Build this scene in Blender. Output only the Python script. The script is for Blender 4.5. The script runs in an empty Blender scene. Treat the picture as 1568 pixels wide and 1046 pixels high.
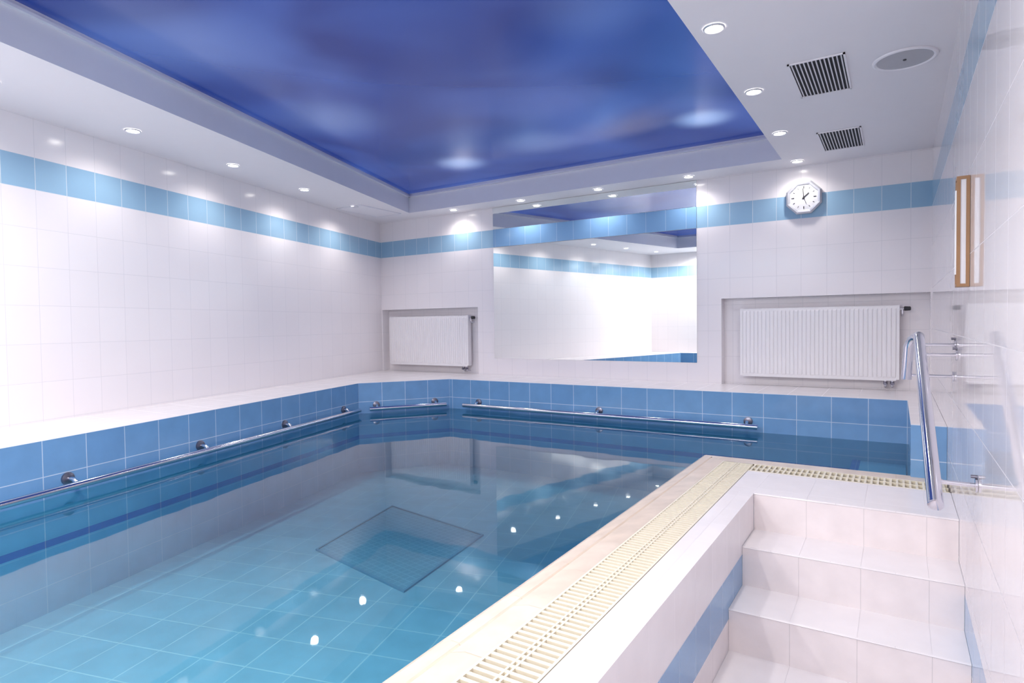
import bpy, math, random
from mathutils import Vector, Matrix
random.seed(3)
CZ=1.66
ZC=1.378+CZ; S1=1.12+CZ; S0=0.912+CZ; LZ=-0.6+CZ; DK=-0.9+CZ; WZ=-0.925+CZ; FL=0.0; PF=-1.55+CZ
XR=0.24; YB=6.0
col=bpy.context.scene.collection

# ---------------------------------------------------------------- materials
def new_mat(name):
    m=bpy.data.materials.new(name); m.use_nodes=True
    return m,m.node_tree,m.node_tree.nodes["Principled BSDF"]
def simple(name,c,rough=0.5,metal=0.0,emis=None,es=0.0,noise=0.0,coat=0.0):
    m,nt,b=new_mat(name)
    b.inputs["Base Color"].default_value=(*c,1); b.inputs["Roughness"].default_value=rough
    b.inputs["Metallic"].default_value=metal; b.inputs["Coat Weight"].default_value=coat
    if emis: b.inputs["Emission Color"].default_value=(*emis,1); b.inputs["Emission Strength"].default_value=es
    if noise>0:
        n=nt.nodes.new("ShaderNodeTexNoise"); n.inputs["Scale"].default_value=9; n.inputs["Detail"].default_value=5
        tc=nt.nodes.new("ShaderNodeTexCoord"); nt.links.new(tc.outputs["Object"],n.inputs["Vector"])
        r=nt.nodes.new("ShaderNodeMix"); r.data_type='RGBA'
        r.inputs[6].default_value=(*[x*(1-noise) for x in c],1); r.inputs[7].default_value=(*[min(1,x*(1+noise)) for x in c],1)
        nt.links.new(n.outputs["Fac"],r.inputs[0]); nt.links.new(r.outputs[2],b.inputs["Base Color"])
    return m
def tile(name,c1,c2,grout,w,h,rough=0.12,mort=0.0022,bump=0.25,wav=0.0,cloud=0.0,ior=1.5):
    m,nt,b=new_mat(name); L=nt.links
    uv=nt.nodes.new("ShaderNodeUVMap")
    br=nt.nodes.new("ShaderNodeTexBrick"); br.offset=0.0; br.squash=1.0
    br.inputs["Color1"].default_value=(*c1,1); br.inputs["Color2"].default_value=(*c2,1); br.inputs["Mortar"].default_value=(*grout,1)
    br.inputs["Scale"].default_value=1.0; br.inputs["Mortar Size"].default_value=mort; br.inputs["Mortar Smooth"].default_value=0.3
    br.inputs["Brick Width"].default_value=w; br.inputs["Row Height"].default_value=h
    L.new(uv.outputs[0],br.inputs["Vector"])
    src=br.outputs["Color"]
    if cloud>0:
        n=nt.nodes.new("ShaderNodeTexNoise"); n.inputs["Scale"].default_value=7; n.inputs["Detail"].default_value=5
        L.new(uv.outputs[0],n.inputs["Vector"])
        mx=nt.nodes.new("ShaderNodeMix"); mx.data_type='RGBA'; mx.blend_type='MULTIPLY'
        mr=nt.nodes.new("ShaderNodeMapRange"); mr.inputs[1].default_value=.3; mr.inputs[2].default_value=.7; mr.inputs[3].default_value=1-cloud; mr.inputs[4].default_value=1
        L.new(n.outputs["Fac"],mr.inputs[0]); mx.inputs[0].default_value=1
        L.new(src,mx.inputs[6]); L.new(mr.outputs[0],mx.inputs[7]); src=mx.outputs[2]
    L.new(src,b.inputs["Base Color"])
    rr=nt.nodes.new("ShaderNodeMapRange"); rr.inputs[3].default_value=rough; rr.inputs[4].default_value=0.6
    L.new(br.outputs["Fac"],rr.inputs[0]); L.new(rr.outputs[0],b.inputs["Roughness"])
    b.inputs["IOR"].default_value=ior
    bp=nt.nodes.new("ShaderNodeBump"); bp.invert=True; bp.inputs["Strength"].default_value=bump; bp.inputs["Distance"].default_value=0.002
    L.new(br.outputs["Fac"],bp.inputs["Height"])
    last=bp
    if wav>0:
        n=nt.nodes.new("ShaderNodeTexNoise"); n.inputs["Scale"].default_value=5; n.inputs["Detail"].default_value=1
        L.new(uv.outputs[0],n.inputs["Vector"])
        b2=nt.nodes.new("ShaderNodeBump"); b2.inputs["Strength"].default_value=wav; b2.inputs["Distance"].default_value=0.004
        L.new(n.outputs["Fac"],b2.inputs["Height"]); L.new(bp.outputs[0],b2.inputs["Normal"]); last=b2
    L.new(last.outputs[0],b.inputs["Normal"])
    return m
WHITE=(.87,.83,.855); WHITE2=(.855,.815,.84); GROUT=(.68,.66,.69)
M_w=tile("white_wall_tile",WHITE,WHITE2,GROUT,.205,.25,rough=.16,wav=.25,mort=.0016)
M_wr=tile("white_glossy_tile",(.82,.775,.80),(.805,.76,.785),GROUT,.25,.33,rough=.05,wav=.12,ior=1.6,mort=.0018)
M_s=tile("blue_stripe_tile",(.30,.49,.67),(.34,.535,.705),(.68,.75,.80),.205,.215,rough=.14,wav=.2)
M_sd=tile("blue_frieze_tile",(.19,.36,.60),(.21,.39,.63),(.40,.54,.70),.205,.215,rough=.1,wav=.2)
M_top=tile("white_ledge_tile",(.86,.82,.84),(.84,.80,.82),(.70,.67,.69),.25,.33,rough=.25,cloud=.05,mort=.0016)
M_step=tile("stair_tile",(.85,.78,.79),(.82,.76,.77),(.68,.63,.64),.25,.40,rough=.3,cloud=.10,mort=.0016)
M_pool=tile("pool_blue_tile",(.165,.34,.60),(.185,.37,.625),(.52,.63,.78),.25,.20,rough=.1,mort=.003,wav=.15,cloud=.1)
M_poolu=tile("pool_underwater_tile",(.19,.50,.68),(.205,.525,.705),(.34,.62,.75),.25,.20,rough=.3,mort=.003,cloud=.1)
M_navy=tile("pool_navy_tile",(.04,.12,.44),(.045,.13,.46),(.1,.2,.4),.25,.2,rough=.2)
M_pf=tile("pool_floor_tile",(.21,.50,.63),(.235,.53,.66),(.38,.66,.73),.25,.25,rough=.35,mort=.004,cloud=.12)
M_nose=tile("stone_nosing",(.80,.66,.54),(.82,.70,.59),(.60,.48,.38),3.0,.33,rough=.25,mort=.002,cloud=.18)
M_ceil=simple("ceiling_paint",(.88,.85,.88),.7,noise=.01)
M_lip=simple("cove_paint",(.76,.75,.81),.6,noise=.02)
M_grate=simple("cream_plastic",(.80,.74,.60),.4,noise=.03)
M_dark=simple("channel_dark",(.20,.15,.09),.7,noise=.1)
M_steel=simple("polished_steel",(.72,.72,.78),.12,1.0,noise=.03)
M_flange=simple("dark_steel",(.20,.20,.25),.3,.9,noise=.03)
M_rad=simple("radiator_enamel",(.85,.83,.85),.3,noise=.01)
M_black=simple("black_plastic",(.03,.03,.035),.5,noise=.05)
M_vblack=simple("vent_dark_duct",(.015,.015,.02),.8,noise=.05)
M_alu=simple("grille_aluminium",(.70,.69,.72),.5,0,noise=.03)
M_wood=simple("oiled_wood",(.28,.15,.07),.45,noise=.2)
M_face=simple("clock_face_white",(.66,.66,.70),.35,noise=.01)
M_silver=simple("clock_rim_silver",(.60,.61,.66),.3,.5,noise=.03)
M_glow=simple("lamp_glow",(1,1,1),.5,emis=(1,.94,.86),es=30)
M_spk=simple("speaker_grille",(.50,.49,.52),.6,noise=.05)
M_mirror=simple("mirror_glass",(.90,.93,.915),.01,1.0)
M_glass=simple("frosted_tube",(.75,.75,.78),.15,noise=.02)
M_pit=tile("submerged_grating",(.11,.35,.48),(.12,.37,.50),(.18,.45,.57),.05,.05,rough=.5,mort=.005,cloud=.1)
M_pitd=simple("submerged_frame",(.09,.30,.44),.5,noise=.1)

# water: thin interface, fresnel reflection over tinted transmission
m=bpy.data.materials.new("pool_water_surface"); m.use_nodes=True; nt=m.node_tree; nt.nodes.clear(); L=nt.links
o=nt.nodes.new("ShaderNodeOutputMaterial"); mx=nt.nodes.new("ShaderNodeMixShader"); tr=nt.nodes.new("ShaderNodeBsdfTransparent")
gl=nt.nodes.new("ShaderNodeBsdfGlossy"); fr=nt.nodes.new("ShaderNodeFresnel"); fr.inputs["IOR"].default_value=1.40
tr.inputs[0].default_value=(.80,.94,.985,1); gl.inputs["Roughness"].default_value=.025; gl.inputs["Color"].default_value=(.95,.98,1,1)
tc=nt.nodes.new("ShaderNodeTexCoord"); n=nt.nodes.new("ShaderNodeTexNoise"); n.inputs["Scale"].default_value=4; n.inputs["Detail"].default_value=1
bp=nt.nodes.new("ShaderNodeBump"); bp.inputs["Strength"].default_value=.06; bp.inputs["Distance"].default_value=.01
L.new(tc.outputs["Object"],n.inputs["Vector"]); L.new(n.outputs["Fac"],bp.inputs["Height"]); L.new(bp.outputs[0],gl.inputs["Normal"]); L.new(bp.outputs[0],fr.inputs["Normal"])
L.new(fr.outputs[0],mx.inputs[0]); L.new(tr.outputs[0],mx.inputs[1]); L.new(gl.outputs[0],mx.inputs[2]); L.new(mx.outputs[0],o.inputs[0])
M_water=m

# printed stretch ceiling; its brightness and soft bright spots are put into emission
m,nt,b=new_mat("stretch_ceiling_sky_print"); L=nt.links
tc=nt.nodes.new("ShaderNodeTexCoord")
n=nt.nodes.new("ShaderNodeTexNoise"); n.inputs["Scale"].default_value=.8; n.inputs["Detail"].default_value=2; n.inputs["Roughness"].default_value=.4; n.inputs["Distortion"].default_value=.7
L.new(tc.outputs["Object"],n.inputs["Vector"])
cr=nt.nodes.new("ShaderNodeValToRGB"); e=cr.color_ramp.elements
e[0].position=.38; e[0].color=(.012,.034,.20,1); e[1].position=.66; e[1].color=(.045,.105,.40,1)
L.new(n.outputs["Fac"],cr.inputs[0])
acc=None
for (x,y,r,s) in [(-1.3,4.94,.32,.95),(-3.67,4.9,.36,.7),(-3.7,3.3,.6,.20),(-2.7,4.75,.5,.20),(-3.4,1.9,.8,.18),(-1.35,2.9,.5,.12)]:  # soft light spots painted into the glow, no lamps behind the film
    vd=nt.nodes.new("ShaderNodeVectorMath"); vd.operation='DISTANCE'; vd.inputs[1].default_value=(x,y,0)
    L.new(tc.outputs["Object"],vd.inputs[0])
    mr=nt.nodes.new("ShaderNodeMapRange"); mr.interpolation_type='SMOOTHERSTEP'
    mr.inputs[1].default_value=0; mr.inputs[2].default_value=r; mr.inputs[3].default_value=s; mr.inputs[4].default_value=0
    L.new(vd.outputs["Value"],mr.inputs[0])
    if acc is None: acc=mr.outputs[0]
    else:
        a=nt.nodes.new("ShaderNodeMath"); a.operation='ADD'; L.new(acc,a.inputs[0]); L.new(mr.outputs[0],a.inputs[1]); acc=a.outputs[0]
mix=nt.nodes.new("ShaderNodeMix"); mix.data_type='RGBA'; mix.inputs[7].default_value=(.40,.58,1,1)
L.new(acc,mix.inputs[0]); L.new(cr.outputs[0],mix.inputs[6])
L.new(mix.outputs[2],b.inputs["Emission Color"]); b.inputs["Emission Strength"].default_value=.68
b.inputs["Base Color"].default_value=(.010,.022,.11,1); b.inputs["Roughness"].default_value=.2; b.inputs["IOR"].default_value=1.35
M_sky=m

# ---------------------------------------------------------------- mesh builder
class MB:
    def __init__(s): s.v=[];s.f=[];s.uv=[];s.m=[];s.mats=[]
    def mi(s,mat):
        if mat not in s.mats: s.mats.append(mat)
        return s.mats.index(mat)
    def face(s,pts,mat,uvs=None):
        i=len(s.v); s.v+= [tuple(p) for p in pts]; s.f.append(list(range(i,i+len(pts)))); s.m.append(s.mi(mat))
        s.uv.append(uvs if uvs else [(p[0]+p[2]*.3,p[1]+p[2]) for p in pts])
    def planar(s,pts,mat,U,V,o=(0,0)):
        U=Vector(U);V=Vector(V)
        s.face(pts,mat,[(Vector(p).dot(U)-o[0],Vector(p).dot(V)-o[1]) for p in pts])
    def box(s,a,b,mat,top=None):
        x0,y0,z0=a;x1,y1,z1=b
        P=[(x0,y0,z0),(x1,y0,z0),(x1,y1,z0),(x0,y1,z0),(x0,y0,z1),(x1,y0,z1),(x1,y1,z1),(x0,y1,z1)]
        for q,U,V in [((0,3,2,1),(1,0,0),(0,1,0)),((4,5,6,7),(1,0,0),(0,1,0)),((0,1,5,4),(1,0,0),(0,0,1)),((2,3,7,6),(1,0,0),(0,0,1)),((1,2,6,5),(0,1,0),(0,0,1)),((3,0,4,7),(0,1,0),(0,0,1))]:
            s.planar([P[k] for k in q],mat,U,V)
    def obox(s,c,ax,ay,az,mat):
        c=Vector(c);ax=Vector(ax);ay=Vector(ay);az=Vector(az)
        P=[c+sx*ax+sy*ay+sz*az for sz in(-1,1) for sx,sy in((-1,-1),(1,-1),(1,1),(-1,1))]
        for q in [(0,3,2,1),(4,5,6,7),(0,1,5,4),(2,3,7,6),(1,2,6,5),(3,0,4,7)]: s.face([P[k] for k in q],mat)
    def tube(s,pts,r,mat,seg=14,caps=True):
        pts=[Vector(p) for p in pts]; rings=[]; ref=None
        for i,pt in enumerate(pts):
            if i==0:d=pts[1]-pts[0]
            elif i==len(pts)-1:d=pts[-1]-pts[-2]
            else:d=(pts[i+1]-pt).normalized()+(pt-pts[i-1]).normalized()
            d.normalize()
            if ref is None: ref=Vector((0,0,1)) if abs(d.z)<.9 else Vector((1,0,0))
            u=d.cross(ref).normalized(); w=u.cross(d).normalized(); ref=w
            rr=r[i] if isinstance(r,(list,tuple)) else r
            rings.append([pt+u*math.cos(a)*rr+w*math.sin(a)*rr for a in [2*math.pi*k/seg for k in range(seg)]])
        base=len(s.v)
        for R in rings: s.v+=[tuple(q) for q in R]
        mi=s.mi(mat)
        def add(f): s.f.append(f); s.m.append(mi); s.uv.append([(0,0)]*len(f))
        for i in range(len(rings)-1):
            for k in range(seg):
                k2=(k+1)%seg; add([base+i*seg+k,base+i*seg+k2,base+(i+1)*seg+k2,base+(i+1)*seg+k])
        if caps:
            add([base+k for k in range(seg)][::-1]); add([base+(len(rings)-1)*seg+k for k in range(seg)])
    def obj(s,name,smooth=False,origin=None):
        me=bpy.data.meshes.new(name); v=s.v
        if origin: ov=Vector(origin); v=[tuple(Vector(q)-ov) for q in v]
        me.from_pydata(v,[],s.f)
        uvl=me.uv_layers.new(name="UVMap"); k=0
        for fu in s.uv:
            for q in fu: uvl.data[k].uv=q; k+=1
        for mt in s.mats: me.materials.append(mt)
        for pl,mi in zip(me.polygons,s.m): pl.material_index=mi
        me.update(); ob=bpy.data.objects.new(name,me); col.objects.link(ob)
        if origin: ob.location=origin
        if smooth:
            for pl in me.polygons: pl.use_smooth=True
            md=ob.modifiers.new("es",'EDGE_SPLIT'); md.split_angle=math.radians(35)
        return ob

# ---------------------------------------------------------------- walls
def wall(name,p0,p1,bands,holes=(),uo=0.0,nich=None,inward=None):
    """bands: (z0,z1,mat,v0)"""
    mb=MB(); a=Vector((p0[0],p0[1],0)); d=Vector((p1[0]-p0[0],p1[1]-p0[1],0)); Ln=d.length; d.normalize()
    for z0,z1,mat,v0 in bands:
        us={0.0,Ln}; zs={z0,z1}
        for h in holes: us|={h[0],h[1]}; zs|={max(z0,min(z1,h[2])),max(z0,min(z1,h[3]))}
        us=sorted(us); zs=sorted(zs)
        for i in range(len(us)-1):
            for j in range(len(zs)-1):
                uc=(us[i]+us[i+1])/2; zc=(zs[j]+zs[j+1])/2
                if any(h[0]<uc<h[1] and h[2]<zc<h[3] for h in holes): continue
                if zs[j+1]-zs[j]<1e-6 or us[i+1]-us[i]<1e-6: continue
                q=[(us[i],zs[j]),(us[i+1],zs[j]),(us[i+1],zs[j+1]),(us[i],zs[j+1])]
                mb.face([tuple(a+d*u)[:2]+(z,) for u,z in q],mat,[(u-uo,z-v0) for u,z in q])
    if nich:
        n=Vector(nich)  # depth vector outward
        for h in holes:
            u0,u1,z0,z1=h
            c=lambda u,z,k:tuple((a+d*u+n*k)[:2])+(z,)
            mb.face([c(u0,z0,1),c(u1,z0,1),c(u1,z1,1),c(u0,z1,1)],M_w,[(u0-uo,z0-S0),(u1-uo,z0-S0),(u1-uo,z1-S0),(u0-uo,z1-S0)])
            mb.planar([c(u0,z0,0),c(u0,z0,1),c(u0,z1,1),c(u0,z1,0)],M_w,(0,1,0),(0,0,1),(0,S0))
            mb.planar([c(u1,z0,1),c(u1,z0,0),c(u1,z1,0),c(u1,z1,1)],M_w,(0,1,0),(0,0,1),(0,S0))
            mb.planar([c(u0,z0,0),c(u1,z0,0),c(u1,z0,1),c(u0,z0,1)],M_top,(1,0,0),(0,1,0))
            mb.planar([c(u0,z1,1),c(u1,z1,1),c(u1,z1,0),c(u0,z1,0)],M_w,(1,0,0),(0,1,0))
    return mb.obj(name)
stdb=lambda w:[(FL,S0,w,S0),(S0,S1,M_s,S0),(S1,ZC,w,S1)]
WB=(-5.87,6.0)
def wlx(y): return -5.87-(y-6.0)*.2655
wall("wall_back",(WB[0],6.0),(XR,6.0),stdb(M_w),
     holes=[(.012,-4.28+5.87,LZ,.215+CZ),(-1.42+5.87,XR-.008+5.87,LZ,.22+CZ)],uo=.02,nich=(0,.12,0))
wall("wall_left",(wlx(-.1),-.1),WB,stdb(M_w),uo=.03)
rb=[(FL,-1.33+CZ,M_wr,-1.33+CZ),(-1.33+CZ,-1.13+CZ,M_sd,-1.33+CZ),(-1.13+CZ,S0,M_wr,S0),(S0,S1,M_s,S0),(S1,ZC,M_wr,S1)]
wall("wall_right",(XR,6.0),(XR,-2.0),rb,uo=.0)
wall("wall_front",(-.63,-.1),(wlx(-.1),-.1),stdb(M_w))
wall("wall_entry",(XR,-2.0),(-.63,-2.0),stdb(M_w))
wall("wall_passage",(-.63,-2.0),(-.63,-.1),stdb(M_w))

mb=MB(); mb.planar([(-.63,-2,0),(XR,-2,0),(XR,2.49,0),(-.63,2.49,0)],M_step,(1,0,0),(0,1,0))
mb.obj("floor")

# ceiling soffit with tray opening
R0=[(-3.46,.7),(-.835,.7),(-.835,5.66),(-5.05,5.66)]   # FL, FR, BR, BL
O=[(wlx(-.1),-.1),(-.63,-.1),(XR,-.1),(XR,6),(WB[0],6)]
mb=MB()
def cf(pts): mb.planar([(x,y,ZC) for x,y in pts],M_ceil,(1,0,0),(0,1,0))
cf([O[0],(XR,-.1),(XR,.7),R0[1],R0[0]])
cf([(XR,.7),(XR,5.66),R0[2],R0[1]])
cf([(XR,5.66),(XR,6),O[4],R0[3],R0[2]])
cf([O[4],O[0],R0[0],R0[3]])
cf([(-.63,-2),(XR,-2),(XR,-.1),(-.63,-.1)])
ZT=1.61+CZ
def side(a,b,n):
    n=Vector((n[0],n[1],0)).normalized(); A=Vector((*a,0));B=Vector((*b,0))
    prof=[(0,ZC),(0,ZT-.045),(-.022,ZT-.045),(-.022,ZT-.028),(0,ZT-.028),(0,ZT+.0)]
    for (k0,z0),(k1,z1) in zip(prof[:-1],prof[1:]):
        mb.face([tuple((A-n*k0*1)[:2])+(z0,),tuple((B-n*k0)[:2])+(z0,),tuple((B-n*k1)[:2])+(z1,),tuple((A-n*k1)[:2])+(z1,)],M_lip)
side(R0[0],R0[1],(0,1)); side(R0[1],R0[2],(-1,0)); side(R0[2],R0[3],(0,-1)); side(R0[3],R0[0],(.954,.30))
mb.obj("ceiling")
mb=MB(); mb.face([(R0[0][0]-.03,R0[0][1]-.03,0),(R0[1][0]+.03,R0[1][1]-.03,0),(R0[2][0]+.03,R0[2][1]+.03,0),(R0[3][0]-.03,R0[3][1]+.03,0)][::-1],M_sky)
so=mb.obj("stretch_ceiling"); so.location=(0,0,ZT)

# ---------------------------------------------------------------- pool
pool=bpy.data.objects.new("swimming_pool",None); col.objects.link(pool)
def part(o): o.parent=pool; return o
P=[(-1.10,.15),(-1.10,4.17),(.07,4.17),(.07,5.35),(-4.22,5.35),(-4.80,4.54),(-3.574,.15)]
mb=MB()
for i in range(len(P)):
    a=Vector(P[i]);b=Vector(P[(i+1)%len(P)]); ln=(b-a).length
    top=LZ if i in (2,3,4,5,6) else DK-.02
    for z0,z1,mat in [(PF,-1.19+CZ,M_poolu),(-1.19+CZ,-1.15+CZ,M_navy),(-1.15+CZ,WZ,M_poolu),(WZ,top,M_pool)]:
        mb.face([(a.x,a.y,z0),(b.x,b.y,z0),(b.x,b.y,z1),(a.x,a.y,z1)],mat,[(0,z0-LZ),(ln,z0-LZ),(ln,z1-LZ),(0,z1-LZ)])
mb.planar([(x,y,PF) for x,y in P],M_pf,(.966,.26,0),(-.26,.966,0))
part(mb.obj("basin"))
mb=MB(); mb.face([(x,y,0) for x,y in P],M_water); w=part(mb.obj("water")); w.location=(0,0,WZ)
mb=MB()
for k,(x0,z) in enumerate([(-.28,-1.08),(-.62,-1.22),(-.95,-1.36)]):
    mb.box((x0,4.18,PF),(.06,5.34,z+CZ),M_poolu)
    mb.box((x0-.004,4.18,z+CZ-.03),(x0+.05,5.34,z+CZ+.004),M_navy)
part(mb.obj("entry_steps"))
mb=MB()
q=[(-3.40,2.79),(-2.41,2.60),(-2.56,3.62),(-3.66,3.82)]
c=(sum(x for x,y in q)/4,sum(y for x,y in q)/4)
inn=[(c[0]+(x-c[0])*.965,c[1]+(y-c[1])*.965) for x,y in q]
z=PF+.012
for i in range(4):
    j=(i+1)%4
    mb.face([(*q[i],z),(*q[j],z),(*inn[j],z),(*inn[i],z)],M_pitd)
    mb.face([(*q[i],PF),(*q[j],PF),(*q[j],z),(*q[i],z)],M_pitd)
mb.planar([(*p,z-.005) for p in inn],M_pit,(.98,-.19,0),(.19,.98,0))
part(mb.obj("floor_grating"))
# ledge round the pool
mb=MB()
XL=XR-.001
def lf(pts): mb.planar([(x,y,LZ) for x,y in pts],M_top,(1,0,0),(0,1,0))
lf([(wlx(-.1),-.1),P[6],P[5],WB]); lf([P[5],P[4],WB]); lf([P[4],(.07,5.35),(.07,6),WB])
lf([(.07,4.13),(XL,4.13),(XL,6),(.07,6)]); lf([(wlx(-.1),-.1),(-1.1,-.1),(-1.1,.15),P[6]])
mb.planar([(.07,4.13,DK),(XL,4.13,DK),(XL,4.13,LZ),(.07,4.13,LZ)],M_pool,(1,0,0),(0,0,1),(.02,LZ))
mb.planar([(.07,4.13,DK),(.07,4.17,DK),(.07,4.17,LZ),(.07,4.13,LZ)],M_pool,(0,1,0),(0,0,1),(.1,LZ))
mb.planar([(-1.1,-.1,DK),(-1.1,.15,DK),(-1.1,.15,LZ),(-1.1,-.1,LZ)],M_pool,(0,1,0),(0,0,1),(0,LZ))
part(mb.obj("ledge"))
# raised curb: nosing, channel, deck
mb=MB()
X0,X1,X2,X3=-1.10,-.945,-.755,-.63
Y0,Y1,Y2=4.17,4.03,3.84
prof=[(0,-.055),(.002,-.018),(.010,-.006),(.024,0.0)]
for (d0,z0),(d1,z1) in zip(prof[:-1],prof[1:]):
    mb.face([(X0+d0-.012,-.1,DK+z0),(X0+d0-.012,Y0-d0+.012,DK+z0),(X0+d1-.012,Y0-d1+.012,DK+z1),(X0+d1-.012,-.1,DK+z1)],M_nose,[(0,-.1),(0,4.1),(.01,4.1),(.01,-.1)])
    mb.face([(X0+d0-.012,Y0-d0+.012,DK+z0),(.07,Y0-d0+.012,DK+z0),(.07,Y0-d1+.012,DK+z1),(X0+d1-.012,Y0-d1+.012,DK+z1)],M_nose,[(0,0),(0,1.1),(.01,1.1),(.01,0)])
n0=.012
# two stone strips with a fine shadow groove between them, as in the moulded edge
XG=X0+.055
mb.face([(X0+n0,-.1,DK),(XG,-.1,DK),(XG,Y0-.055,DK),(X0+n0,Y0-n0,DK)],M_nose,[(0.1,-.1),(.2,-.1),(.2,Y1),(.1,Y0)])
mb.face([(XG,-.1,DK),(XG+.006,-.1,DK-.005),(XG+.006,Y0-.061,DK-.005),(XG,Y0-.055,DK)],M_nose,[(0.1,-.1),(.2,-.1),(.2,Y1),(.1,Y0)])
mb.face([(XG+.006,-.1,DK-.005),(XG+.012,-.1,DK),(XG+.012,Y0-.067,DK),(XG+.006,Y0-.061,DK-.005)],M_nose,[(0.1,-.1),(.2,-.1),(.2,Y1),(.1,Y0)])
mb.face([(XG+.012,-.1,DK),(X1,-.1,DK),(X1,Y1,DK),(XG+.012,Y0-.067,DK)],M_nose,[(0.1,-.1),(.2,-.1),(.2,Y1),(.1,Y0)])
mb.face([(X0+n0,Y0-n0,DK),(XG+.006,Y0-.061,DK),(X1,Y1,DK),(XL,Y1,DK),(XL,Y0-n0,DK)],M_nose,[(.1,X0),(.15,X0+.06),(.2,X1),(.2,XR),(.1,XR)])
CD=DK-.09
mb.face([(X1,-.1,CD),(X2,-.1,CD),(X2,Y1,CD),(X1,Y1,CD)],M_dark)
mb.face([(X2,Y2,CD),(XL,Y2,CD),(XL,Y1,CD),(X2,Y1,CD)],M_dark)
for a,b in [((X1,-.1),(X1,Y1)),((X1,Y1),(XL,Y1)),((X2,-.1),(X2,Y2)),((X2,Y2),(XL,Y2))]:
    mb.face([(*a,CD),(*b,CD),(*b,DK),(*a,DK)],M_dark)
mb.planar([(X2,-.1,DK),(X3,-.1,DK),(X3,3.345,DK),(X2,3.345,DK)],M_top,(0,1,0),(1,0,0),(0,-.7))
mb.planar([(X2,3.345,DK),(XL,3.345,DK),(XL,Y2,DK),(X2,Y2,DK)],M_top,(1,0,0),(0,1,0),(-.63,3.45))
for z0,z1,mt in [(-1.66,-1.33,M_step),(-1.33,-1.13,M_sd),(-1.13,-.9,M_top)]:
    mb.planar([(X3,-.1,z0+CZ),(X3,3.345,z0+CZ),(X3,3.345,z1+CZ),(X3,-.1,z1+CZ)],mt,(0,1,0),(0,0,1),(0,-1.13+CZ))
part(mb.obj("curb"))
mb=MB()
t=.012
y=-.08
while y<Y1-.02:
    mb.box((X1+.006,y,DK-t),(X2-.006,y+.013,DK+.001),M_grate); y+=.028
for x in (X1+.002,X2-.010): mb.box((x,-.1,DK-t-.004),(x+.008,Y1-.005 if x<X1+.1 else Y2,DK+.002),M_grate)
xm=(X1+X2)/2
for x in (xm-.011,xm+.005): mb.box((x,-.1,DK-t-.004),(x+.006,Y1-.01,DK+.002),M_grate)
x=X2+.005
while x<XR-.02:
    mb.box((x,Y2+.006,DK-t),(x+.011,Y1-.006,DK+.001),M_grate); x+=.03
for yy in (Y2+.002,Y1-.010,(Y1+Y2)/2-.004): mb.box((X2,yy,DK-t-.004),(XR-.005,yy+.008,DK+.002),M_grate)
part(mb.obj("gutter_grate"))
# stairs
mb=MB(); ys=[3.345,3.06,2.775,2.49]; zs=[-.9,-1.09,-1.28,-1.47,-1.66]; XA=X3+.001
for i in range(4):
    y=ys[i]
    mb.planar([(XA,y,zs[i+1]+CZ),(XL,y,zs[i+1]+CZ),(XL,y,zs[i]+CZ-.008),(XA,y,zs[i]+CZ-.008)],M_step,(1,0,0),(0,0,1),(-.63,zs[i]+CZ-.35))
    mb.planar([(XA,y,zs[i]+CZ-.008),(XL,y,zs[i]+CZ-.008),(XL,y-.005,zs[i]+CZ-.004),(XA,y-.005,zs[i]+CZ-.004)],M_top,(1,0,0),(0,1,0))
    mb.planar([(XA,y-.005,zs[i]+CZ-.004),(XL,y-.005,zs[i]+CZ-.004),(XL,y+.003,zs[i]+CZ+.001),(XA,y+.003,zs[i]+CZ+.001)],M_top,(1,0,0),(0,1,0))
    if i<3: mb.planar([(XA,ys[i+1],zs[i+1]+CZ),(XL,ys[i+1],zs[i+1]+CZ),(XL,y,zs[i+1]+CZ),(XA,y,zs[i+1]+CZ)],M_top,(1,0,0),(0,1,0),(-.63,y+.05))
mb.obj("stairs")

# ---------------------------------------------------------------- mirrors
def mirror(z0,z1):
    mb=MB(); mb.box((-4.035,5.988,z0),(-1.65,5.9995,z1),M_mirror); return mb.obj("wall_mirror")
mirror(-.398+CZ,S0-.003); mirror(S1+.003,ZC-.004)
mb=MB(); mb.planar([(-4.035,5.986,S0),(-1.65,5.986,S0),(-1.65,5.986,S1),(-4.035,5.986,S1)],M_sd,(1,0,0),(0,0,1),(-5.85,S0))
mb.box((-4.035,5.987,S0),(-1.65,5.9995,S1),M_silver); mb.obj("trim_frieze")

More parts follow.
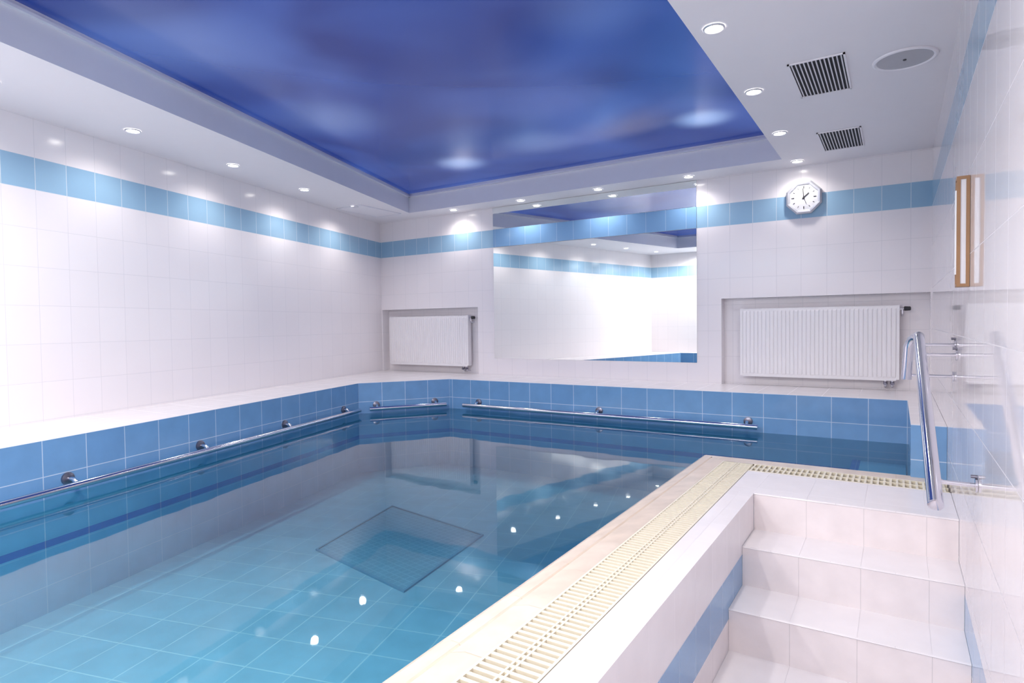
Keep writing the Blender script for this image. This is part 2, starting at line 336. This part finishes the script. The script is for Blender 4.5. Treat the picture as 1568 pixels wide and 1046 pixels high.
# ---------------------------------------------------------------- radiators
def radiator(x0,x1,z0,z1):
    mb=MB(); yf=6.005; yb=6.08
    e=.022; nx=x0+e; pitch=.0333; xe=x1-e; n=int((xe-nx)/pitch); pitch=(xe-nx)/n
    za,zb=z0+.035,z1-.035
    px=[]
    for k in range(n):
        b=nx+k*pitch; px+=[(b,0.007),(b+pitch*.16,0.0),(b+pitch*.84,0.0),(b+pitch,0.007)]
    for (a,da),(b,db) in zip(px[:-1],px[1:]):
        if b-a<1e-6: continue
        mb.face([(a,yf+da,za),(b,yf+db,za),(b,yf+db,zb),(a,yf+da,zb)],M_rad)
        mb.face([(a,yf+da,zb),(b,yf+db,zb),(b,yf+.004,zb+.012),(a,yf+.004,zb+.012)],M_rad)
        mb.face([(a,yf+.004,za-.012),(b,yf+.004,za-.012),(b,yf+db,za),(a,yf+da,za)],M_rad)
    mb.box((nx,yf+.004,z0),(xe,yf+.014,za-.012),M_rad); mb.box((nx,yf+.004,zb+.012),(xe,yf+.014,z1-.006),M_rad)
    mb.box((x0,yf+.002,z0+.01),(nx,yb,z1),M_rad); mb.box((xe,yf+.002,z0+.01),(x1,yb,z1),M_rad)
    mb.box((nx,yb-.014,z0),(xe,yb,z1-.006),M_rad)
    for k in range(3): mb.box((nx,yf+.018+k*.018,z1-.006),(xe,yf+.024+k*.018,z1),M_rad)
    k=nx
    while k<xe: mb.box((k,yf+.006,z1-.008),(k+.008,yb-.004,z1-.002),M_rad); k+=.04
    for bx in (x0+.18,x1-.18): mb.box((bx,yb,z0+.1),(bx+.03,6.119,z1-.08),M_rad)
    mb.tube([(x1,6.045,z1-.03),(x1+.03,6.045,z1-.03)],.011,M_steel)
    mb.tube([(x1+.03,6.045,z1-.03),(x1+.035,6.045,z1-.03),(x1+.075,6.045,z1-.03),(x1+.08,6.045,z1-.03)],[.014,.019,.017,.010],M_black)
    mb.tube([(x1+.02,6.045,z1-.03),(x1+.02,6.045,z1-.07),(x1+.02,6.06,z1-.085),(x1+.02,6.119,z1-.085)],.008,M_steel)
    for dx in (-.10,-.05):
        mb.tube([(x1+dx,6.045,z0+.01),(x1+dx,6.045,z0-.045),(x1+dx,6.06,z0-.055),(x1+dx,6.119,z0-.055)],.009,M_steel)
        mb.tube([(x1+dx,6.045,z0-.01),(x1+dx,6.045,z0-.035)],.016,M_flange)
        mb.tube([(x1+dx,6.02,z0-.03),(x1+dx,6.05,z0-.03)],.012,M_flange)
    return mb.obj("radiator")
radiator(-5.74,-4.44,-.51+CZ,.12+CZ)
radiator(-1.25,.02,-.515+CZ,.12+CZ)

# ---------------------------------------------------------------- clock
mb=MB(); cx,cz=-.70,1.09+CZ; CS=.93
def octo(r,y,n=8): return [(cx+CS*r*math.cos(math.pi/8+k*math.pi/4),y,cz+CS*r*math.sin(math.pi/8+k*math.pi/4)) for k in range(n)]
prof=[(.150,5.999),(.166,5.985),(.166,5.965),(.150,5.952),(.134,5.956),(.126,5.966)]
rings=[octo(r,y) for r,y in prof]
for a,b in zip(rings[:-1],rings[1:]):
    for k in range(8): mb.face([a[k],a[(k+1)%8],b[(k+1)%8],b[k]],M_silver)
mb.face(octo(.127,5.966),M_face)
for h in range(12):
    an=h*math.pi/6; r0,r1=(.084,.098) if h%3 else (.078,.100)
    d=Vector((math.sin(an),0,math.cos(an))); s=Vector((math.cos(an),0,-math.sin(an)))
    c=Vector((cx,5.9645,cz))
    mb.obox(c+d*(r0+r1)/2,d*(r1-r0)/2,s*(.002 if h%3 else .0035),(0,.001,0),M_black)
for an,ln,wd in [(math.radians(48),.055,.004),(math.radians(-5),.080,.003),(math.radians(160),.06,.0012)]:
    d=Vector((math.sin(an),0,math.cos(an))); s=Vector((math.cos(an),0,-math.sin(an)))
    mb.obox(Vector((cx,5.962,cz))+d*(ln/2-.008),d*(ln/2+.008),s*wd,(0,.001,0),M_black)
mb.tube([(cx,5.966,cz),(cx,5.957,cz)],.007,M_black)
mb.obj("wall_clock")

# ---------------------------------------------------------------- ceiling fittings
def vent(x0,x1,y0,y1):
    mb=MB(); z=ZC; f=.010
    mb.box((x0,y0,z-.008),(x1,y0+f,z-.001),M_ceil); mb.box((x0,y1-f,z-.008),(x1,y1,z-.001),M_ceil)
    mb.box((x0,y0,z-.008),(x0+f,y1,z-.001),M_ceil); mb.box((x1-f,y0,z-.008),(x1,y1,z-.001),M_ceil)
    mb.box((x0+.006,y0+.006,z-.003),(x1-.006,y1-.006,z-.001),M_vblack)
    n=13; w=(x1-x0-2*f)/n
    for k in range(n):
        xc=x0+f+(k+.5)*w
        mb.obox((xc,(y0+y1)/2,z-.0055),(w*.17,0,0),(0,(y1-y0)/2-f,0),(0,0,.0015),M_alu)
    return mb.obj("ceiling_vent")
vent(-.505,-.23,3.60,4.17); vent(-.505,-.22,5.02,5.58)
mb=MB(); c=(.03,3.87)
def ring(r,z,n=40): return [(c[0]+r*math.cos(2*math.pi*k/n),c[1]+r*math.sin(2*math.pi*k/n),z) for k in range(n)]
pr=[(.150,ZC-.001),(.148,ZC-.008),(.138,ZC-.011),(.130,ZC-.008),(.128,ZC-.006)]
rg=[ring(r,z) for r,z in pr]
for a,b in zip(rg[:-1],rg[1:]):
    for k in range(40): mb.face([a[k],a[(k+1)%40],b[(k+1)%40],b[k]],M_ceil)
mb.face(ring(.128,ZC-.006),M_spk)
mb.tube([(c[0],c[1],ZC-.005),(c[0],c[1],ZC-.010)],.008,M_black)
mb.obj("ceiling_speaker")
mb=MB(); hx0,hx1,hy0,hy1=-5.52,-5.14,4.95,5.60
mb.box((hx0,hy0,ZC-.006),(hx1,hy1,ZC-.001),M_ceil)
for a,b in [((hx0-.008,hy0-.008),(hx1+.008,hy0)),((hx0-.008,hy1),(hx1+.008,hy1+.008)),((hx0-.008,hy0),(hx0,hy1)),((hx1,hy0),(hx1+.008,hy1))]:
    mb.box((*a,ZC-.009),(*b,ZC-.001),M_lip)
mb.obj("ceiling_hatch")

def downlight(x,y,power=16,size=150,blend=1.0):
    mb=MB(); n=24
    def rr(r,z): return [(x+r*math.cos(2*math.pi*k/n),y+r*math.sin(2*math.pi*k/n),z) for k in range(n)]
    pr=[(.050,ZC-.001),(.049,ZC-.006),(.043,ZC-.009),(.038,ZC-.004)]
    rg=[rr(r,z) for r,z in pr]
    for a,b in zip(rg[:-1],rg[1:]):
        for k in range(n): mb.face([a[k],a[(k+1)%n],b[(k+1)%n],b[k]],M_silver)
    mb.face(rr(.038,ZC-.004)[::-1],M_glow)
    ob=mb.obj("recessed_downlight",origin=(x,y,ZC))
    ld=bpy.data.lights.new("lamp",'SPOT'); ld.energy=power; ld.color=(1,.95,.91); ld.spot_size=math.radians(size); ld.spot_blend=blend; ld.shadow_soft_size=.035
    lo=bpy.data.objects.new("lamp",ld); col.objects.link(lo); lo.parent=ob; lo.location=(0,0,-.03)
for x,y,pw in [(-.73,1.06,12),(-.73,2.01,13),(-.73,2.96,16),(-.73,3.90,16),(-.73,4.86,16),(-.73,5.80,10),
            (-1.67,5.80,13),(-2.6,5.80,14),(-3.54,5.81,14),(-4.48,5.81,12),
            (-5.26,4.97,17),(-5.02,4.08,16),(-4.75,3.13,16),(-4.48,2.20,16),(-4.22,1.33,16),(-3.96,.45,16)]:
    downlight(x,y,pw)
for x,y,pw in [(-3.0,.38,68),(-2.2,.38,84),(-1.4,.38,84),(-.3,.1,40),(-.2,-.9,50)]:  # unseen front and passage downlights, added as fill light
    downlight(x,y,pw,172,.4)

# ---------------------------------------------------------------- pool rails
def rail(a,b,fl,n,z=-.868):
    """a,b wall-line points; n inward normal; fl: params of flanges"""
    mb=MB(); a=Vector((*a,z+CZ));b=Vector((*b,z+CZ)); n=Vector((*n,0)).normalized(); off=n*.085
    d=(b-a).normalized()
    mb.tube([a+off-d*.002,a+off,b+off,b+off+d*.002],[.014,.021,.021,.014],M_steel,18)
    for t in fl:
        p=a+(b-a)*t
        mb.tube([p+Vector((0,0,.03)),p+Vector((0,0,.03))+n*.012,p+Vector((0,0,.03))+n*.018],[.036,.036,.022],M_flange,20)
        mb.tube([p+Vector((0,0,.03))+n*.01,p+Vector((0,0,.028))+n*.05,p+off],[.013,.013,.012],M_steel,12)
    return mb.obj("pool_grab_rail",smooth=True)
def plx(y): return -3.574-(y-.15)*(1.226/4.39)
rail((plx(.3),.3),(plx(4.42),4.42),[.07,.30,.525,.745,.96],(.963,.269))
cd=Vector((.58,.81)).normalized()
rail((-4.80+cd.x*.10,4.54+cd.y*.10),(-4.80+cd.x*.93,4.54+cd.y*.93),[.1,.87],(.81,-.58))
rail((-3.97,5.35),(-.96,5.35),[.05,.52,.97],(0,-1))

# ---------------------------------------------------------------- stair handrail
mb=MB(); r=.024
B=Vector((.113,2.47,-.625+CZ)); T=Vector((.092,3.60,-.085+CZ))
pts=[B,B+(T-B)*.5,T-(T-B).normalized()*.06]
d0=(T-B).normalized()
end=[T,T+Vector((-.008,.045,-.003)),T+Vector((-.025,.075,-.02)),T+Vector((-.04,.085,-.055)),T+Vector((-.05,.09,-.22))]
mb.tube([B-d0*.004]+pts+end,[.018,r,r,r]+[r]*3+[r,r],M_steel,20)
for p,z2 in [(B+(T-B)*.14,0),(T-(T-B)*.02,0),(T-(T-B)*.10,-.0)]:
    w=Vector((XR,p.y,p.z-.03))
    mb.tube([p+Vector((0,0,-.015)),p+Vector((.03,0,-.03)),w],.008,M_steel,12)
    mb.tube([w-Vector((.008,0,0)),w-Vector((.001,0,0))],.024,M_steel,18)
    mb.tube([w-Vector((.02,0,-.03)),w-Vector((.001,0,-.03))],.006,M_flange,10)
e=end[-1]; w=Vector((XR,e.y,e.z+.02)); mb.tube([e+Vector((0,0,.02)),w],.007,M_steel,12); mb.tube([w-Vector((.008,0,0)),w-Vector((.001,0,0))],.024,M_steel,18)
mb.obj("stair_handrail",smooth=True)

# ---------------------------------------------------------------- wooden framed thermometer on right wall
mb=MB(); x0,x1=.197,XR-.001; y0,y1=2.96,3.03; z0,z1=.125+CZ,.556+CZ; f=.012
mb.box((x0,y0,z0),(x1,y1,z0+f),M_wood); mb.box((x0,y0,z1-f),(x1,y1,z1),M_wood)
for xx in (x0,x1-f):
    for yy in (y0,y1-f): mb.box((xx,yy,z0+f),(xx+f,yy+f,z1-f),M_wood)
mb.box((x0+.004,y0+.004,z0+f),(x1-.002,y1-.004,z1-f),M_face)
mb.tube([(x0+.002,(y0+y1)/2,z0+.05),(x0+.002,(y0+y1)/2,z1-.05)],.006,M_glass,12)
mb.obj("sauna_thermometer")

# ---------------------------------------------------------------- world, camera
w=bpy.data.worlds.new("World"); bpy.context.scene.world=w; w.use_nodes=True
w.node_tree.nodes["Background"].inputs[0].default_value=(.8,.85,1,1); w.node_tree.nodes["Background"].inputs[1].default_value=.3
fpx,yaw,pit,rol=931.05,0.56427,0.02808,-0.01299
Fv=Vector((-math.sin(yaw)*math.cos(pit),math.cos(yaw)*math.cos(pit),-math.sin(pit)))
Rv=Vector((math.cos(yaw),math.sin(yaw),0)); Uv=Rv.cross(Fv)
R2=Rv*math.cos(rol)+Uv*math.sin(rol); U2=Uv*math.cos(rol)-Rv*math.sin(rol)
cd=bpy.data.cameras.new("camera"); cam=bpy.data.objects.new("camera",cd); col.objects.link(cam)
M=Matrix((R2,U2,-Fv)).transposed().to_4x4(); M.translation=Vector((0,0,CZ)); cam.matrix_world=M
cd.sensor_width=36; cd.lens=36*fpx/1568; cd.clip_start=.02
bpy.context.scene.camera=cam
bpy.context.scene.view_settings.view_transform='Standard'
bpy.context.scene.view_settings.exposure=.15
